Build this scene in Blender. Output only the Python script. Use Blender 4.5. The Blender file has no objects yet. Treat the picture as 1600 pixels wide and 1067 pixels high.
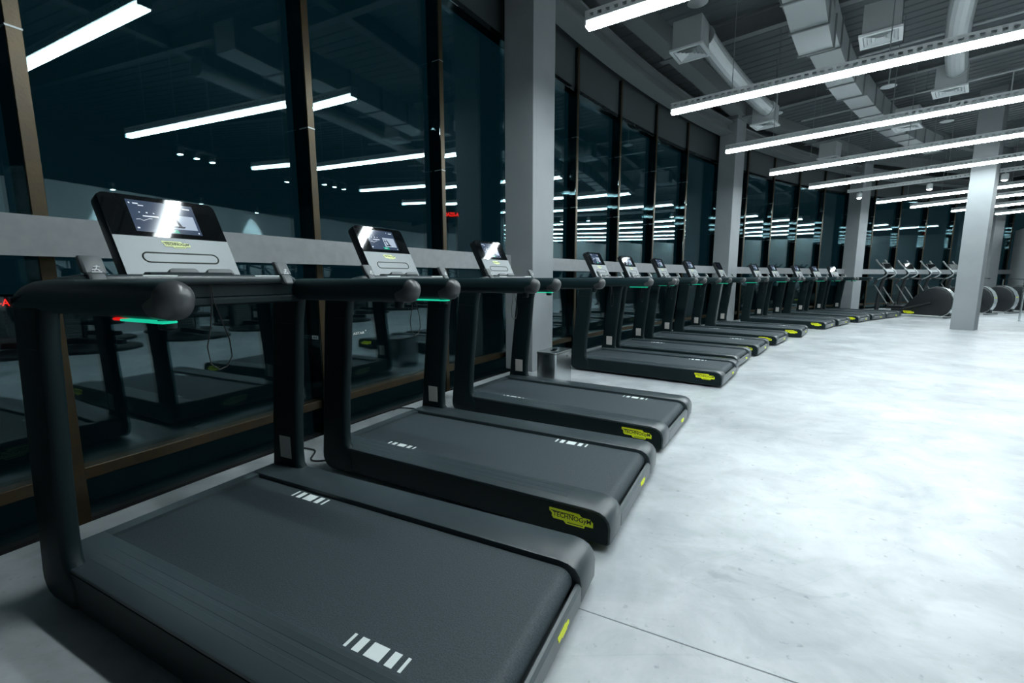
import bpy, bmesh, math, random
from mathutils import Vector, Matrix
random.seed(7)
PI = math.pi
SC = bpy.context.scene
COL = SC.collection

# ------------------------------------------------------------------ camera
F_PX = 703.09
cam_d = bpy.data.cameras.new('camera')
cam_d.sensor_width = 36.0
cam_d.lens = 36.0 * F_PX / 1600.0
cam_d.clip_start = 0.02
cam_d.clip_end = 300
cam = bpy.data.objects.new('camera', cam_d)
COL.objects.link(cam)
EYE = 1.15
PITCH, ROLL = 0.14045, -0.00256
_r = Vector((math.cos(ROLL), math.sin(ROLL) * math.sin(PITCH), math.sin(ROLL) * math.cos(PITCH)))
_f = Vector((0, math.cos(PITCH), -math.sin(PITCH)))
_u = _r.cross(_f)
cam.matrix_world = Matrix(((_r.x, _u.x, -_f.x, 0), (_r.y, _u.y, -_f.y, 0), (_r.z, _u.z, -_f.z, EYE), (0, 0, 0, 1)))
SC.camera = cam

# ------------------------------------------------------------------ world, exposure
world = bpy.data.worlds.new('night')
SC.world = world
world.use_nodes = True
world.node_tree.nodes['Background'].inputs[0].default_value = (0.10, 0.55, 0.72, 1)
world.node_tree.nodes['Background'].inputs[1].default_value = 0.022
SC.view_settings.view_transform = 'Standard'
SC.view_settings.look = 'None'
SC.view_settings.gamma = 1.0
SC.view_settings.use_curve_mapping = False
SC.view_settings.exposure = 0.0
LIGHT_COL = (0.87, 0.97, 1.0)
LAMP_STRENGTH = 88.0

# ------------------------------------------------------------------ plan: everything stands on arcs about one centre
CX, CY, RAD, TH0 = 25.07884, -11.225102, 29.54246, 2.668361
def W(s, o, z=0.0):
    t = TH0 - s / RAD
    return Vector((CX + (RAD + o) * math.cos(t), CY + (RAD + o) * math.sin(t), z))
def ang(s):
    return TH0 - s / RAD + PI          # local x points into the room, y along the wall, z up

# ------------------------------------------------------------------ mesh helpers
class MB:
    def __init__(self):
        self.v = []; self.f = []; self.m = []
    def add(self, vs, fs, mi=0):
        b = len(self.v)
        self.v += [tuple(p) for p in vs]
        self.f += [tuple(i + b for i in f) for f in fs]
        self.m += [mi] * len(fs)
    def box(self, x0, x1, y0, y1, z0, z1, mi=0, T=None):
        vs = [(x, y, z) for x in (x0, x1) for y in (y0, y1) for z in (z0, z1)]
        if T: vs = [T(*p) for p in vs]
        self.add(vs, [(0, 1, 3, 2), (4, 6, 7, 5), (0, 4, 5, 1), (2, 3, 7, 6), (0, 2, 6, 4), (1, 5, 7, 3)], mi)
    def rbox(self, x0, x1, y0, y1, z0, z1, r=0.01, mi=0, T=None):
        # box with chamfered edges
        vs = []; fs = []
        c = [(x, y, z) for x in (0, 1) for y in (0, 1) for z in (0, 1)]
        lo = (x0, y0, z0); hi = (x1, y1, z1)
        idx = {}
        for k in c:
            for ax in range(3):
                p = []
                for a in range(3):
                    full = hi[a] if k[a] else lo[a]
                    p.append(full if a == ax else full + (-r if k[a] else r))
                idx[(k, ax)] = len(vs); vs.append(tuple(p))
        for ax in range(3):
            a, b = [i for i in range(3) if i != ax]
            for side in (0, 1):
                q = []
                for (i, j) in ((0, 0), (1, 0), (1, 1), (0, 1)):
                    k = [0, 0, 0]; k[ax] = side; k[a] = i; k[b] = j
                    q.append(idx[(tuple(k), ax)])
                fs.append(tuple(q))
        for ax in range(3):
            a, b = [i for i in range(3) if i != ax]
            for i in (0, 1):
                for j in (0, 1):
                    k0 = [0, 0, 0]; k0[a] = i; k0[b] = j
                    k1 = list(k0); k1[ax] = 1
                    k0 = tuple(k0); k1 = tuple(k1)
                    fs.append((idx[(k0, a)], idx[(k1, a)], idx[(k1, b)], idx[(k0, b)]))
        for k in c:
            fs.append((idx[(k, 0)], idx[(k, 1)], idx[(k, 2)]))
        if T: vs = [T(*p) for p in vs]
        self.add(vs, fs, mi)
    def prism(self, prof, y0, y1, mi=0, T=None):
        n = len(prof)
        vs = [(x, y0, z) for x, z in prof] + [(x, y1, z) for x, z in prof]
        fs = [tuple(range(n - 1, -1, -1)), tuple(range(n, 2 * n))]
        fs += [(i, (i + 1) % n, n + (i + 1) % n, n + i) for i in range(n)]
        if T: vs = [T(*p) for p in vs]
        self.add(vs, fs, mi)
    def pillow(self, prof, y0, y1, r=0.02, n=3, mi=0, T=None, ry=None, sub=None):
        ry = ry or r
        def inset(d):
            out = []; N = len(prof)
            area = sum(prof[i][0] * prof[(i + 1) % N][1] - prof[(i + 1) % N][0] * prof[i][1] for i in range(N))
            sg = 1 if area > 0 else -1
            for i in range(N):
                p0, p1, p2 = prof[i - 1], prof[i], prof[(i + 1) % N]
                a = Vector((p1[0] - p0[0], p1[1] - p0[1])); b = Vector((p2[0] - p1[0], p2[1] - p1[1]))
                a.normalize(); b.normalize()
                na = Vector((-a.y, a.x)) * sg; nb = Vector((-b.y, b.x)) * sg
                m = na + nb
                if m.length < 1e-6: m = na
                m.normalize()
                k = min(1 / max(m.dot(na), 0.5), 1.6)
                out.append((p1[0] + m.x * d * k, p1[1] + m.y * d * k))
            return out
        rings = []
        for k in range(n + 1):
            a = k / n * PI / 2
            rings.append((inset(r * (1 - math.sin(a))), y0 + ry * (1 - math.cos(a))))
        for k in range(n, -1, -1):
            a = k / n * PI / 2
            rings.append((inset(r * (1 - math.sin(a))), y1 - ry * (1 - math.cos(a))))
        if sub: rings = [([pr[k] for k in sub], y) for pr, y in rings]
        N = len(rings[0][0]); vs = []; fs = []
        for pr, y in rings: vs += [(x, y, z) for x, z in pr]
        fs.append(tuple(range(N - 1, -1, -1)))
        L = len(rings)
        fs.append(tuple((L - 1) * N + i for i in range(N)))
        for k in range(L - 1):
            for i in range(N):
                j = (i + 1) % N
                fs.append((k * N + i, k * N + j, (k + 1) * N + j, (k + 1) * N + i))
        if T: vs = [T(*p) for p in vs]
        self.add(vs, fs, mi)
    def tube(self, pts, r, n=8, mi=0, caps=True):
        pts = [Vector(p) for p in pts]
        rs = r if isinstance(r, (list, tuple)) else [r] * len(pts)
        vs = []; fs = []
        prev = None
        for i, p in enumerate(pts):
            if i == 0: d = pts[1] - pts[0]
            elif i == len(pts) - 1: d = pts[-1] - pts[-2]
            else: d = (pts[i + 1] - p).normalized() + (p - pts[i - 1]).normalized()
            d.normalize()
            ref = Vector((0, 0, 1)) if abs(d.z) < 0.9 else Vector((1, 0, 0))
            if prev is not None: ref = prev
            a = (ref - d * ref.dot(d)).normalized(); b = d.cross(a); prev = a
            for k in range(n):
                t = 2 * PI * k / n
                vs.append(p + a * rs[i] * math.cos(t) + b * rs[i] * math.sin(t))
        for i in range(len(pts) - 1):
            for k in range(n):
                j = (k + 1) % n
                fs.append((i * n + k, i * n + j, (i + 1) * n + j, (i + 1) * n + k))
        if caps:
            fs.append(tuple(range(n - 1, -1, -1)))
            fs.append(tuple((len(pts) - 1) * n + k for k in range(n)))
        self.add(vs, fs, mi)
    def lathe(self, prof, n=16, cx=0, cy=0, mi=0):
        vs = []; fs = []
        for r, z in prof:
            for k in range(n):
                t = 2 * PI * k / n
                vs.append((cx + r * math.cos(t), cy + r * math.sin(t), z))
        m = len(prof)
        for i in range(m - 1):
            for k in range(n):
                j = (k + 1) % n
                fs.append((i * n + k, i * n + j, (i + 1) * n + j, (i + 1) * n + k))
        fs.append(tuple(range(n - 1, -1, -1))); fs.append(tuple((m - 1) * n + k for k in range(n)))
        self.add(vs, fs, mi)
    def arc(self, s0, s1, o0, o1, z0, z1, ds=0.5, mi=0):
        n = max(1, int(math.ceil((s1 - s0) / ds)))
        vs = []; fs = []
        for i in range(n + 1):
            s = s0 + (s1 - s0) * i / n
            for (o, z) in ((o0, z0), (o1, z0), (o1, z1), (o0, z1)): vs.append(W(s, o, z))
        for i in range(n):
            for k in range(4):
                j = (k + 1) % 4
                fs.append((i * 4 + k, i * 4 + j, i * 4 + 4 + j, i * 4 + 4 + k))
        fs.append((3, 2, 1, 0)); fs.append(tuple(n * 4 + k for k in range(4)))
        self.add(vs, fs, mi)
    def flat(self, pts2, org, right, up, nrm, off=0.001, th=0.001, mi=0):
        # a thin plate with outline pts2 laid on a plane
        org, right, up, nrm = Vector(org), Vector(right), Vector(up), Vector(nrm)
        n = len(pts2)
        a = [org + right * x + up * y + nrm * (off + th) for x, y in pts2]
        b = [org + right * x + up * y + nrm * (off - 0.002) for x, y in pts2]
        self.add(a + b, [tuple(range(n)), tuple(range(2 * n - 1, n - 1, -1))] + [(i + n, (i + 1) % n + n, (i + 1) % n, i) for i in range(n)], mi)
    def mesh(self, name, mats, smooth=40):
        me = bpy.data.meshes.new(name)
        me.from_pydata(self.v, [], self.f)
        for m in (mats if isinstance(mats, (list, tuple)) else [mats]): me.materials.append(m)
        bm = bmesh.new(); bm.from_mesh(me)
        for f, mi in zip(bm.faces, self.m): f.material_index = mi
        bmesh.ops.recalc_face_normals(bm, faces=bm.faces)
        bm.to_mesh(me); bm.free()
        if smooth:
            me.polygons.foreach_set('use_smooth', [True] * len(me.polygons))
            me.set_sharp_from_angle(angle=math.radians(smooth))
        me.update()
        return me
    def build(self, name, mats, parent=None, smooth=40):
        o = bpy.data.objects.new(name, self.mesh(name, mats, smooth))
        COL.objects.link(o)
        if parent: o.parent = parent
        return o

def tag(o, label, cat=None, group=None, kind=None):
    o['label'] = label
    if cat: o['category'] = cat
    if group: o['group'] = group
    if kind: o['kind'] = kind
    return o
def struct(o, label):
    return tag(o, label, kind='structure')
def empty(name, s, o, z=0.0, rot=None):
    e = bpy.data.objects.new(name, None)
    e.empty_display_size = 0.1
    COL.objects.link(e)
    e.location = W(s, o, z); e.rotation_euler = (0, 0, ang(s) if rot is None else rot)
    return e
def copy_tree(o, parent=None):
    c = o.copy(); COL.objects.link(c)
    if parent: c.parent = parent
    for ch in list(o.children): copy_tree(ch, c)
    return c
def text_mesh(body, size, width=None, extrude=0.0006, mat=None):
    cu = bpy.data.curves.new('lettering', 'FONT'); cu.body = body; cu.size = size; cu.extrude = extrude; cu.offset = size * 0.008
    cu.resolution_u = 3
    t = bpy.data.objects.new('lettering', cu); COL.objects.link(t)
    dg = bpy.context.evaluated_depsgraph_get(); dg.update()
    me = bpy.data.meshes.new_from_object(t.evaluated_get(dg))
    bpy.data.objects.remove(t)
    xs = [v.co.x for v in me.vertices]; ys = [v.co.y for v in me.vertices]
    x0, x1, y0 = min(xs), max(xs), min(ys)
    k = (width / (x1 - x0)) if width else 1.0
    for v in me.vertices: v.co.x = (v.co.x - x0) * k; v.co.y = v.co.y - y0
    me.materials.clear(); me.materials.append(mat)
    return me
def on_plane(me, org, right, up, nrm, off, name, parent=None):
    o = bpy.data.objects.new(name, me); COL.objects.link(o)
    right, up, nrm = Vector(right), Vector(up), Vector(nrm)
    p = Vector(org) + nrm * off
    o.matrix_local = Matrix(((right.x, up.x, nrm.x, p.x), (right.y, up.y, nrm.y, p.y), (right.z, up.z, nrm.z, p.z), (0, 0, 0, 1)))
    if parent: o.parent = parent
    return o

# ------------------------------------------------------------------ materials
def mat(name, col, rough=0.5, metal=0.0, spec=0.5, emit=None, es=0.0, noise=None, bump=None, coat=0.0):
    m = bpy.data.materials.new(name); m.use_nodes = True
    nt = m.node_tree; b = nt.nodes['Principled BSDF']
    b.inputs['Base Color'].default_value = (*col, 1)
    b.inputs['Roughness'].default_value = rough
    b.inputs['Metallic'].default_value = metal
    b.inputs['Specular IOR Level'].default_value = spec
    b.inputs['Coat Weight'].default_value = coat
    if emit:
        b.inputs['Emission Color'].default_value = (*emit, 1); b.inputs['Emission Strength'].default_value = es
    if noise or bump:
        tc = nt.nodes.new('ShaderNodeTexCoord')
    if noise:   # (scale, col2, detail)
        nz = nt.nodes.new('ShaderNodeTexNoise'); nz.inputs['Scale'].default_value = noise[0]; nz.inputs['Detail'].default_value = noise[2]
        nt.links.new(tc.outputs['Object'], nz.inputs['Vector'])
        mx = nt.nodes.new('ShaderNodeMix'); mx.data_type = 'RGBA'
        mx.inputs[6].default_value = (*col, 1); mx.inputs[7].default_value = (*noise[1], 1)
        cr = nt.nodes.new('ShaderNodeValToRGB'); cr.color_ramp.elements[0].position = 0.35; cr.color_ramp.elements[1].position = 0.65
        nt.links.new(nz.outputs['Fac'], cr.inputs['Fac']); nt.links.new(cr.outputs['Color'], mx.inputs[0])
        nt.links.new(mx.outputs[2], b.inputs['Base Color'])
    if bump:    # (scale, strength)
        nb = nt.nodes.new('ShaderNodeTexNoise'); nb.inputs['Scale'].default_value = bump[0]; nb.inputs['Detail'].default_value = 2
        nt.links.new(tc.outputs['Object'], nb.inputs['Vector'])
        bp = nt.nodes.new('ShaderNodeBump'); bp.inputs['Strength'].default_value = bump[1]; bp.inputs['Distance'].default_value = 0.002
        nt.links.new(nb.outputs['Fac'], bp.inputs['Height']); nt.links.new(bp.outputs['Normal'], b.inputs['Normal'])
    return m

def glass_mat(name, tint, ior):
    m = bpy.data.materials.new(name); m.use_nodes = True
    nt = m.node_tree; nt.nodes.remove(nt.nodes['Principled BSDF'])
    out = nt.nodes['Material Output']
    tr = nt.nodes.new('ShaderNodeBsdfTransparent'); tr.inputs[0].default_value = (*tint, 1)
    gl = nt.nodes.new('ShaderNodeBsdfGlossy'); gl.inputs['Roughness'].default_value = 0.0; gl.inputs[0].default_value = (0.78, 0.97, 1.0, 1)
    # Schlick reflectance on both faces of the thin pane
    ge = nt.nodes.new('ShaderNodeNewGeometry')
    dt = nt.nodes.new('ShaderNodeVectorMath'); dt.operation = 'DOT_PRODUCT'
    nt.links.new(ge.outputs['Normal'], dt.inputs[0]); nt.links.new(ge.outputs['Incoming'], dt.inputs[1])
    def mth(op, a, b=None):
        n = nt.nodes.new('ShaderNodeMath'); n.operation = op
        for k, q in enumerate((a, b)):
            if q is None: continue
            if isinstance(q, (int, float)): n.inputs[k].default_value = q
            else: nt.links.new(q, n.inputs[k])
        return n.outputs[0]
    c5 = mth('POWER', mth('SUBTRACT', 1.0, mth('ABSOLUTE', dt.outputs['Value'])), 5.0)
    fac = mth('ADD', mth('MULTIPLY', c5, 1.0 - ior), ior)
    mx = nt.nodes.new('ShaderNodeMixShader')
    nt.links.new(fac, mx.inputs[0]); nt.links.new(tr.outputs[0], mx.inputs[1]); nt.links.new(gl.outputs[0], mx.inputs[2])
    nt.links.new(mx.outputs[0], out.inputs['Surface'])
    return m

def concrete_floor():
    m = bpy.data.materials.new('polished_concrete'); m.use_nodes = True
    nt = m.node_tree; b = nt.nodes['Principled BSDF']
    tc = nt.nodes.new('ShaderNodeTexCoord')
    def noise(scale, detail, rough=0.55, dist=0.0, vec=None):
        n = nt.nodes.new('ShaderNodeTexNoise'); n.inputs['Scale'].default_value = scale; n.inputs['Detail'].default_value = detail
        n.inputs['Roughness'].default_value = rough; n.inputs['Distortion'].default_value = dist
        nt.links.new(vec or tc.outputs['Object'], n.inputs['Vector']); return n
    def ramp(src, p0, c0, p1, c1):
        r = nt.nodes.new('ShaderNodeValToRGB'); e = r.color_ramp.elements
        e[0].position = p0; e[0].color = (*c0, 1); e[1].position = p1; e[1].color = (*c1, 1)
        nt.links.new(src, r.inputs['Fac']); return r
    def mix(kind, fac, a, bb):
        x = nt.nodes.new('ShaderNodeMix'); x.data_type = 'RGBA'; x.blend_type = kind
        x.inputs[0].default_value = fac
        nt.links.new(a, x.inputs[6]); nt.links.new(bb, x.inputs[7]); return x.outputs[2]
    big = ramp(noise(1.1, 9, 0.66, 0.5).outputs['Fac'], 0.36, (0.355, 0.385, 0.402), 0.62, (0.545, 0.575, 0.59))
    mp = nt.nodes.new('ShaderNodeMapping'); mp.inputs['Rotation'].default_value = (0, 0, 0.6); mp.inputs['Scale'].default_value = (1.0, 1.5, 1.0)
    nt.links.new(tc.outputs['Object'], mp.inputs['Vector'])
    mid = ramp(noise(3.2, 7, 0.6, 0.9, mp.outputs[0]).outputs['Fac'], 0.32, (0.72, 0.75, 0.76), 0.60, (1, 1, 1))
    spk = ramp(noise(24, 4).outputs['Fac'], 0.28, (0.55, 0.58, 0.60), 0.36, (1, 1, 1))
    c = mix('MULTIPLY', 0.85, big.outputs[0], mid.outputs[0])
    c = mix('MULTIPLY', 0.8, c, spk.outputs[0])
    stn = ramp(noise(2.3, 5, 0.55, 0.8).outputs['Fac'], 0.285, (0.62, 0.65, 0.67), 0.315, (1, 1, 1))
    c = mix('MULTIPLY', 0.6, c, stn.outputs[0])
    # hairline scratches: thin iso-lines of stretched noise
    mp2 = nt.nodes.new('ShaderNodeMapping'); mp2.inputs['Rotation'].default_value = (0, 0, -0.5); mp2.inputs['Scale'].default_value = (0.5, 1.4, 1.0)
    nt.links.new(tc.outputs['Object'], mp2.inputs['Vector'])
    sn = noise(1.3, 1.5, 0.4, 0.4, mp2.outputs[0])
    sub = nt.nodes.new('ShaderNodeMath'); sub.operation = 'SUBTRACT'; sub.inputs[1].default_value = 0.47
    ab = nt.nodes.new('ShaderNodeMath'); ab.operation = 'ABSOLUTE'
    nt.links.new(sn.outputs['Fac'], sub.inputs[0]); nt.links.new(sub.outputs[0], ab.inputs[0])
    scr = ramp(ab.outputs[0], 0.0, (0.72, 0.74, 0.75), 0.0016, (1, 1, 1))
    c = mix('MULTIPLY', 0.28, c, scr.outputs[0])
    nt.links.new(c, b.inputs['Base Color'])
    rr = ramp(noise(1.7, 6, 0.6, 0.5).outputs['Fac'], 0.3, (0.28,) * 3, 0.7, (0.45,) * 3)
    nt.links.new(rr.outputs[0], b.inputs['Roughness'])
    b.inputs['Specular IOR Level'].default_value = 0.75
    bp = nt.nodes.new('ShaderNodeBump'); bp.inputs['Strength'].default_value = 0.12; bp.inputs['Distance'].default_value = 0.004
    nt.links.new(noise(14, 5).outputs['Fac'], bp.inputs['Height']); nt.links.new(bp.outputs['Normal'], b.inputs['Normal'])
    return m

M = {}
M['floor'] = concrete_floor()
M['joint'] = mat('floor_joint', (0.20, 0.22, 0.23), 0.8)
M['black'] = mat('treadmill_black', (0.0035, 0.012, 0.0145), 0.5, spec=0.22, bump=(600, 0.15))
M['bar'] = mat('handlebar_rubber', (0.008, 0.023, 0.027), 0.42, spec=0.30, bump=(900, 0.2))
M['cap'] = mat('handlebar_cap', (0.060, 0.064, 0.067), 0.30, spec=0.5)
M['deck'] = mat('deck_charcoal', (0.034, 0.049, 0.055), 0.33, spec=0.6, bump=(700, 0.12))
M['rear'] = mat('rear_cover_lit', (0.085, 0.105, 0.112), 0.36, spec=0.6)  # lighter than the deck: room light on the rear face is in the colour
M['belt'] = mat('running_belt', (0.025, 0.038, 0.044), 0.62, spec=0.35, noise=(190, (0.044, 0.062, 0.071), 3), bump=(260, 0.6))
M['under'] = mat('underframe', (0.004, 0.006, 0.007), 0.6)
M['mark'] = mat('belt_print', (0.74, 0.80, 0.79), 0.6)
M['yellow'] = mat('logo_yellow', (0.90, 0.98, 0.005), 0.45)
M['ink'] = mat('logo_ink', (0.012, 0.02, 0.015), 0.6)
M['pale'] = mat('logo_pale', (0.72, 0.80, 0.35), 0.45)
M['conglass'] = mat('console_glass', (0.002, 0.003, 0.004), 0.04, spec=0.6, coat=0.6)
M['conbody'] = mat('console_shell', (0.006, 0.010, 0.012), 0.4)
M['silver'] = mat('console_silver', (0.23, 0.255, 0.265), 0.45, metal=0.25)
M['tabgrey'] = mat('tab_grey', (0.12, 0.135, 0.14), 0.5)
M['steelplate'] = mat('rating_plate', (0.52, 0.50, 0.47), 0.4)
M['green'] = mat('led_green', (0.0, 0.4, 0.25), 0.4, emit=(0.01, 0.62, 0.36), es=0.85)
M['red'] = mat('led_red', (0.4, 0.0, 0.0), 0.4, emit=(0.7, 0.01, 0.008), es=0.9)
M['d_bg'] = mat('display_navy', (0.01, 0.015, 0.03), 0.08, emit=(0.045, 0.07, 0.115), es=0.8)
M['d_pan'] = mat('display_panel', (0.1, 0.1, 0.1), 0.08, emit=(0.36, 0.45, 0.58), es=0.9)
M['d_grn'] = mat('display_green', (0, 0.1, 0.05), 0.08, emit=(0.0, 0.28, 0.17), es=0.9)
M['d_wht'] = mat('display_white', (0.1, 0.1, 0.1), 0.08, emit=(0.75, 0.85, 0.95), es=0.9)
M['d_drk'] = mat('display_dark', (0.005, 0.005, 0.01), 0.08, emit=(0.01, 0.014, 0.02), es=0.5)
M['bronze'] = mat('bronze_mullion', (0.062, 0.045, 0.021), 0.32, metal=0.5, spec=0.4, noise=(9, (0.050, 0.040, 0.025), 5), bump=(60, 0.25))
M['mullion'] = mat('dark_mullion', (0.10, 0.13, 0.135), 0.03, metal=1.0)
M['spandrel'] = mat('spandrel_grey', (0.045, 0.060, 0.064), 0.55)
M['sill'] = mat('sill_black', (0.004, 0.005, 0.006), 0.7)
M['glass'] = glass_mat('window_glass', (0.60, 0.78, 0.82), 0.085)
M['rail'] = mat('rail_grey', (0.25, 0.268, 0.278), 0.5, noise=(16, (0.22, 0.237, 0.247), 5))
M['column'] = mat('column_grey', (0.27, 0.295, 0.305), 0.55, noise=(2.2, (0.24, 0.265, 0.275), 4))
M['ceil'] = mat('ceiling_grey', (0.105, 0.125, 0.132), 0.6)
M['beam'] = mat('beam_grey', (0.17, 0.19, 0.197), 0.55)
M['duct'] = mat('galvanised_duct', (0.40, 0.44, 0.45), 0.5, metal=0.3)
M['white'] = mat('painted_white', (0.62, 0.66, 0.67), 0.5)
M['alu'] = mat('lamp_aluminium', (0.72, 0.76, 0.77), 0.4, metal=0.2)
M['wire'] = mat('suspension_wire', (0.30, 0.34, 0.35), 0.4, metal=0.6)
M['lamp'] = mat('lamp_diffuser', (0.8, 0.8, 0.8), 0.5, emit=LIGHT_COL, es=LAMP_STRENGTH)
M['lamp_side'] = mat('lamp_side', (0.8, 0.8, 0.8), 0.5, emit=LIGHT_COL, es=15.0)
M['bulb'] = mat('spot_bulb', (0.8, 0.8, 0.8), 0.5, emit=LIGHT_COL, es=60)
M['wall'] = mat('wall_grey', (0.50, 0.54, 0.55), 0.7, noise=(1.2, (0.47, 0.51, 0.52), 3))
M['wall_dark'] = mat('wall_dark', (0.045, 0.055, 0.058), 0.7)
M['steel'] = mat('brushed_steel', (0.55, 0.58, 0.59), 0.25, metal=1.0)
M['chrome'] = mat('chrome_tube', (0.70, 0.74, 0.75), 0.16, metal=1.0)
M['machine'] = mat('machine_black', (0.010, 0.014, 0.016), 0.42)
M['pad'] = mat('upholstery_black', (0.012, 0.016, 0.018), 0.55)
M['signred'] = mat('sign_red', (0.5, 0.0, 0.0), 0.5, emit=(1.0, 0.012, 0.006), es=3.2)
M['asphalt'] = mat('asphalt', (0.02, 0.022, 0.023), 0.8)
M['facade'] = mat('far_facade', (0.02, 0.024, 0.026), 0.8)
M['cable'] = mat('cable_black', (0.006, 0.008, 0.009), 0.5)
M['sticker'] = mat('sticker_white', (0.75, 0.78, 0.78), 0.5)

# ------------------------------------------------------------------ structure
S0, S1 = -8.0, 36.0
GLASS_O = 0.95
WALL_O = -8.0
mb = MB(); mb.arc(S0, S1, 0.62, -13.0, -0.20, 0.0, 1.0)
floor_o = struct(mb.build('floor', M['floor'], smooth=0), 'pale mottled polished concrete floor')
# saw-cut joints in the slab
mb = MB()
mb.arc(-0.062, -0.0575, -1.2, -3.2, -0.01, 0.0008, 1)
mb.build('saw_cut_joint', M['joint'], floor_o, 0)
mb = MB(); mb.arc(S0, S1, 0.62, 1.05, -0.24, -0.16, 1.0)
struct(mb.build('trim_1', M['sill'], smooth=0), 'black recessed channel between the concrete slab and the glazing')

# corrugated roof deck
mb = MB()
vs = []; fs = []; k = 0
s = S0
while s < S1:
    for ds, z in ((0, 5.22), (0.15, 5.22), (0.165, 5.236), (0.235, 5.236), (0.25, 5.22)):
        vs += [W(s + ds, 1.1, z), W(s + ds, -13.0, z)]
    for i in range(4): fs.append((k + 2 * i, k + 2 * i + 1, k + 2 * i + 3, k + 2 * i + 2))
    k += 10; s += 0.25
mb.add(vs, fs)
struct(mb.build('ceiling', M['ceil'], smooth=0), 'dark grey corrugated metal roof deck')

def arcpart(name, m, args, parent=None):
    b = MB(); b.arc(*args); return b.build(name, m, parent, 0)

# beams under the deck
b = MB()
b.arc(S0, S1, 0.74, 0.44, 4.54, 4.575, 0.5); b.arc(S0, S1, 0.64, 0.56, 4.575, 4.76, 0.5); b.arc(S0, S1, 0.74, 0.44, 4.76, 4.80, 0.5)
struct(b.build('trim_2', M['beam'], smooth=0), 'grey steel edge beam running along the top of the windows')
struct(arcpart('trim_3', M['spandrel'], (S0, S1, 1.02, 0.90, 4.58, 5.24, 0.5)), 'dark band between edge beam and roof deck')
COLS = [(-4.0, -3.5), (3.48, 3.98), (11.12, 11.62), (18.68, 19.18), (26.25, 26.75)]
for i, (a, c) in enumerate(COLS[:-1]):
    b = MB(); sa, sb = c - 0.25, COLS[i + 1][0] + 0.25
    pa, pb = W(sa, 0.42), W(sb, 0.42); d = (pb - pa).normalized(); nx = Vector((d.y, -d.x, 0)) * 0.14
    vs = [p + q + Vector((0, 0, z)) for p in (pa, pb) for q in (nx, -nx) for z in (4.94, 5.22)]
    b.add(vs, [(0, 1, 3, 2), (4, 6, 7, 5), (0, 4, 5, 1), (2, 3, 7, 6), (0, 2, 6, 4), (1, 5, 7, 3)])
    struct(b.build('trim_%d' % (4 + i), M['beam'], smooth=0), 'straight grey ceiling girder between two window columns, bay %d' % (i + 1))
for i, s in enumerate((-3.8, 0.0, 3.73, 7.45, 11.37, 15.1, 18.93, 22.7, 26.5)):
    b = MB(); b.arc(s - 0.07, s + 0.07, 0.40, -12.5, 4.92, 4.945, 1); b.arc(s - 0.015, s + 0.015, 0.40, -12.5, 4.945, 5.19, 1); b.arc(s - 0.07, s + 0.07, 0.40, -12.5, 5.19, 5.22, 1)
    struct(b.build('trim_%d' % (10 + i), M['beam'], smooth=0), 'grey cross beam under the roof deck, number %d from the camera end' % (i + 1))
for i, o in enumerate((-1.55, -4.6)):
    struct(arcpart('trim_%d' % (20 + i), M['beam'], (S0, S1, o, o - 0.16, 4.97, 5.22, 0.8)), ('grey lengthwise purlin above the lamp tips', 'grey lengthwise purlin above the middle of the room')[i])

# opposite wall, end walls
# straight partition: local x points to the windows, y along the wall
WP, WH = Vector((7.9, 2.3, 0)), math.radians(37.5)
WD = Vector((math.sin(WH), math.cos(WH), 0)); WN = Vector((-WD.y, WD.x, 0)); WROT = math.atan2(WN.y, WN.x)
def onwall(t, d, z=0.0): return WP + WD * t + WN * d + Vector((0, 0, z))
b = MB(); b.box(-0.15, 0.0, -10.05, 22.0, 0.0, 3.0)
wb = b.build('wall_back', M['wall'], None, 0); wb.location = onwall(10.8, 0); wb.rotation_euler = (0, 0, WROT)
wb.location = WP + WD * 10.8
struct(wb, 'light grey partition wall, its end just visible at the right edge')
struct(arcpart('wall_upper', M['wall_dark'], (S0, S1, -12.8, -13.0, 0.0, 5.3, 1.0)), 'dark wall behind the partition')
struct(arcpart('wall_left', M['wall_dark'], (S0 - 0.2, S0, 1.05, -13.0, -0.2, 5.3, 1.0)), 'dark end wall on the camera side')
struct(arcpart('wall_right', M['wall'], (S1, S1 + 0.2, 1.05, -13.0, -0.2, 5.3, 1.0)), 'grey end wall at the far end')

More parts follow.
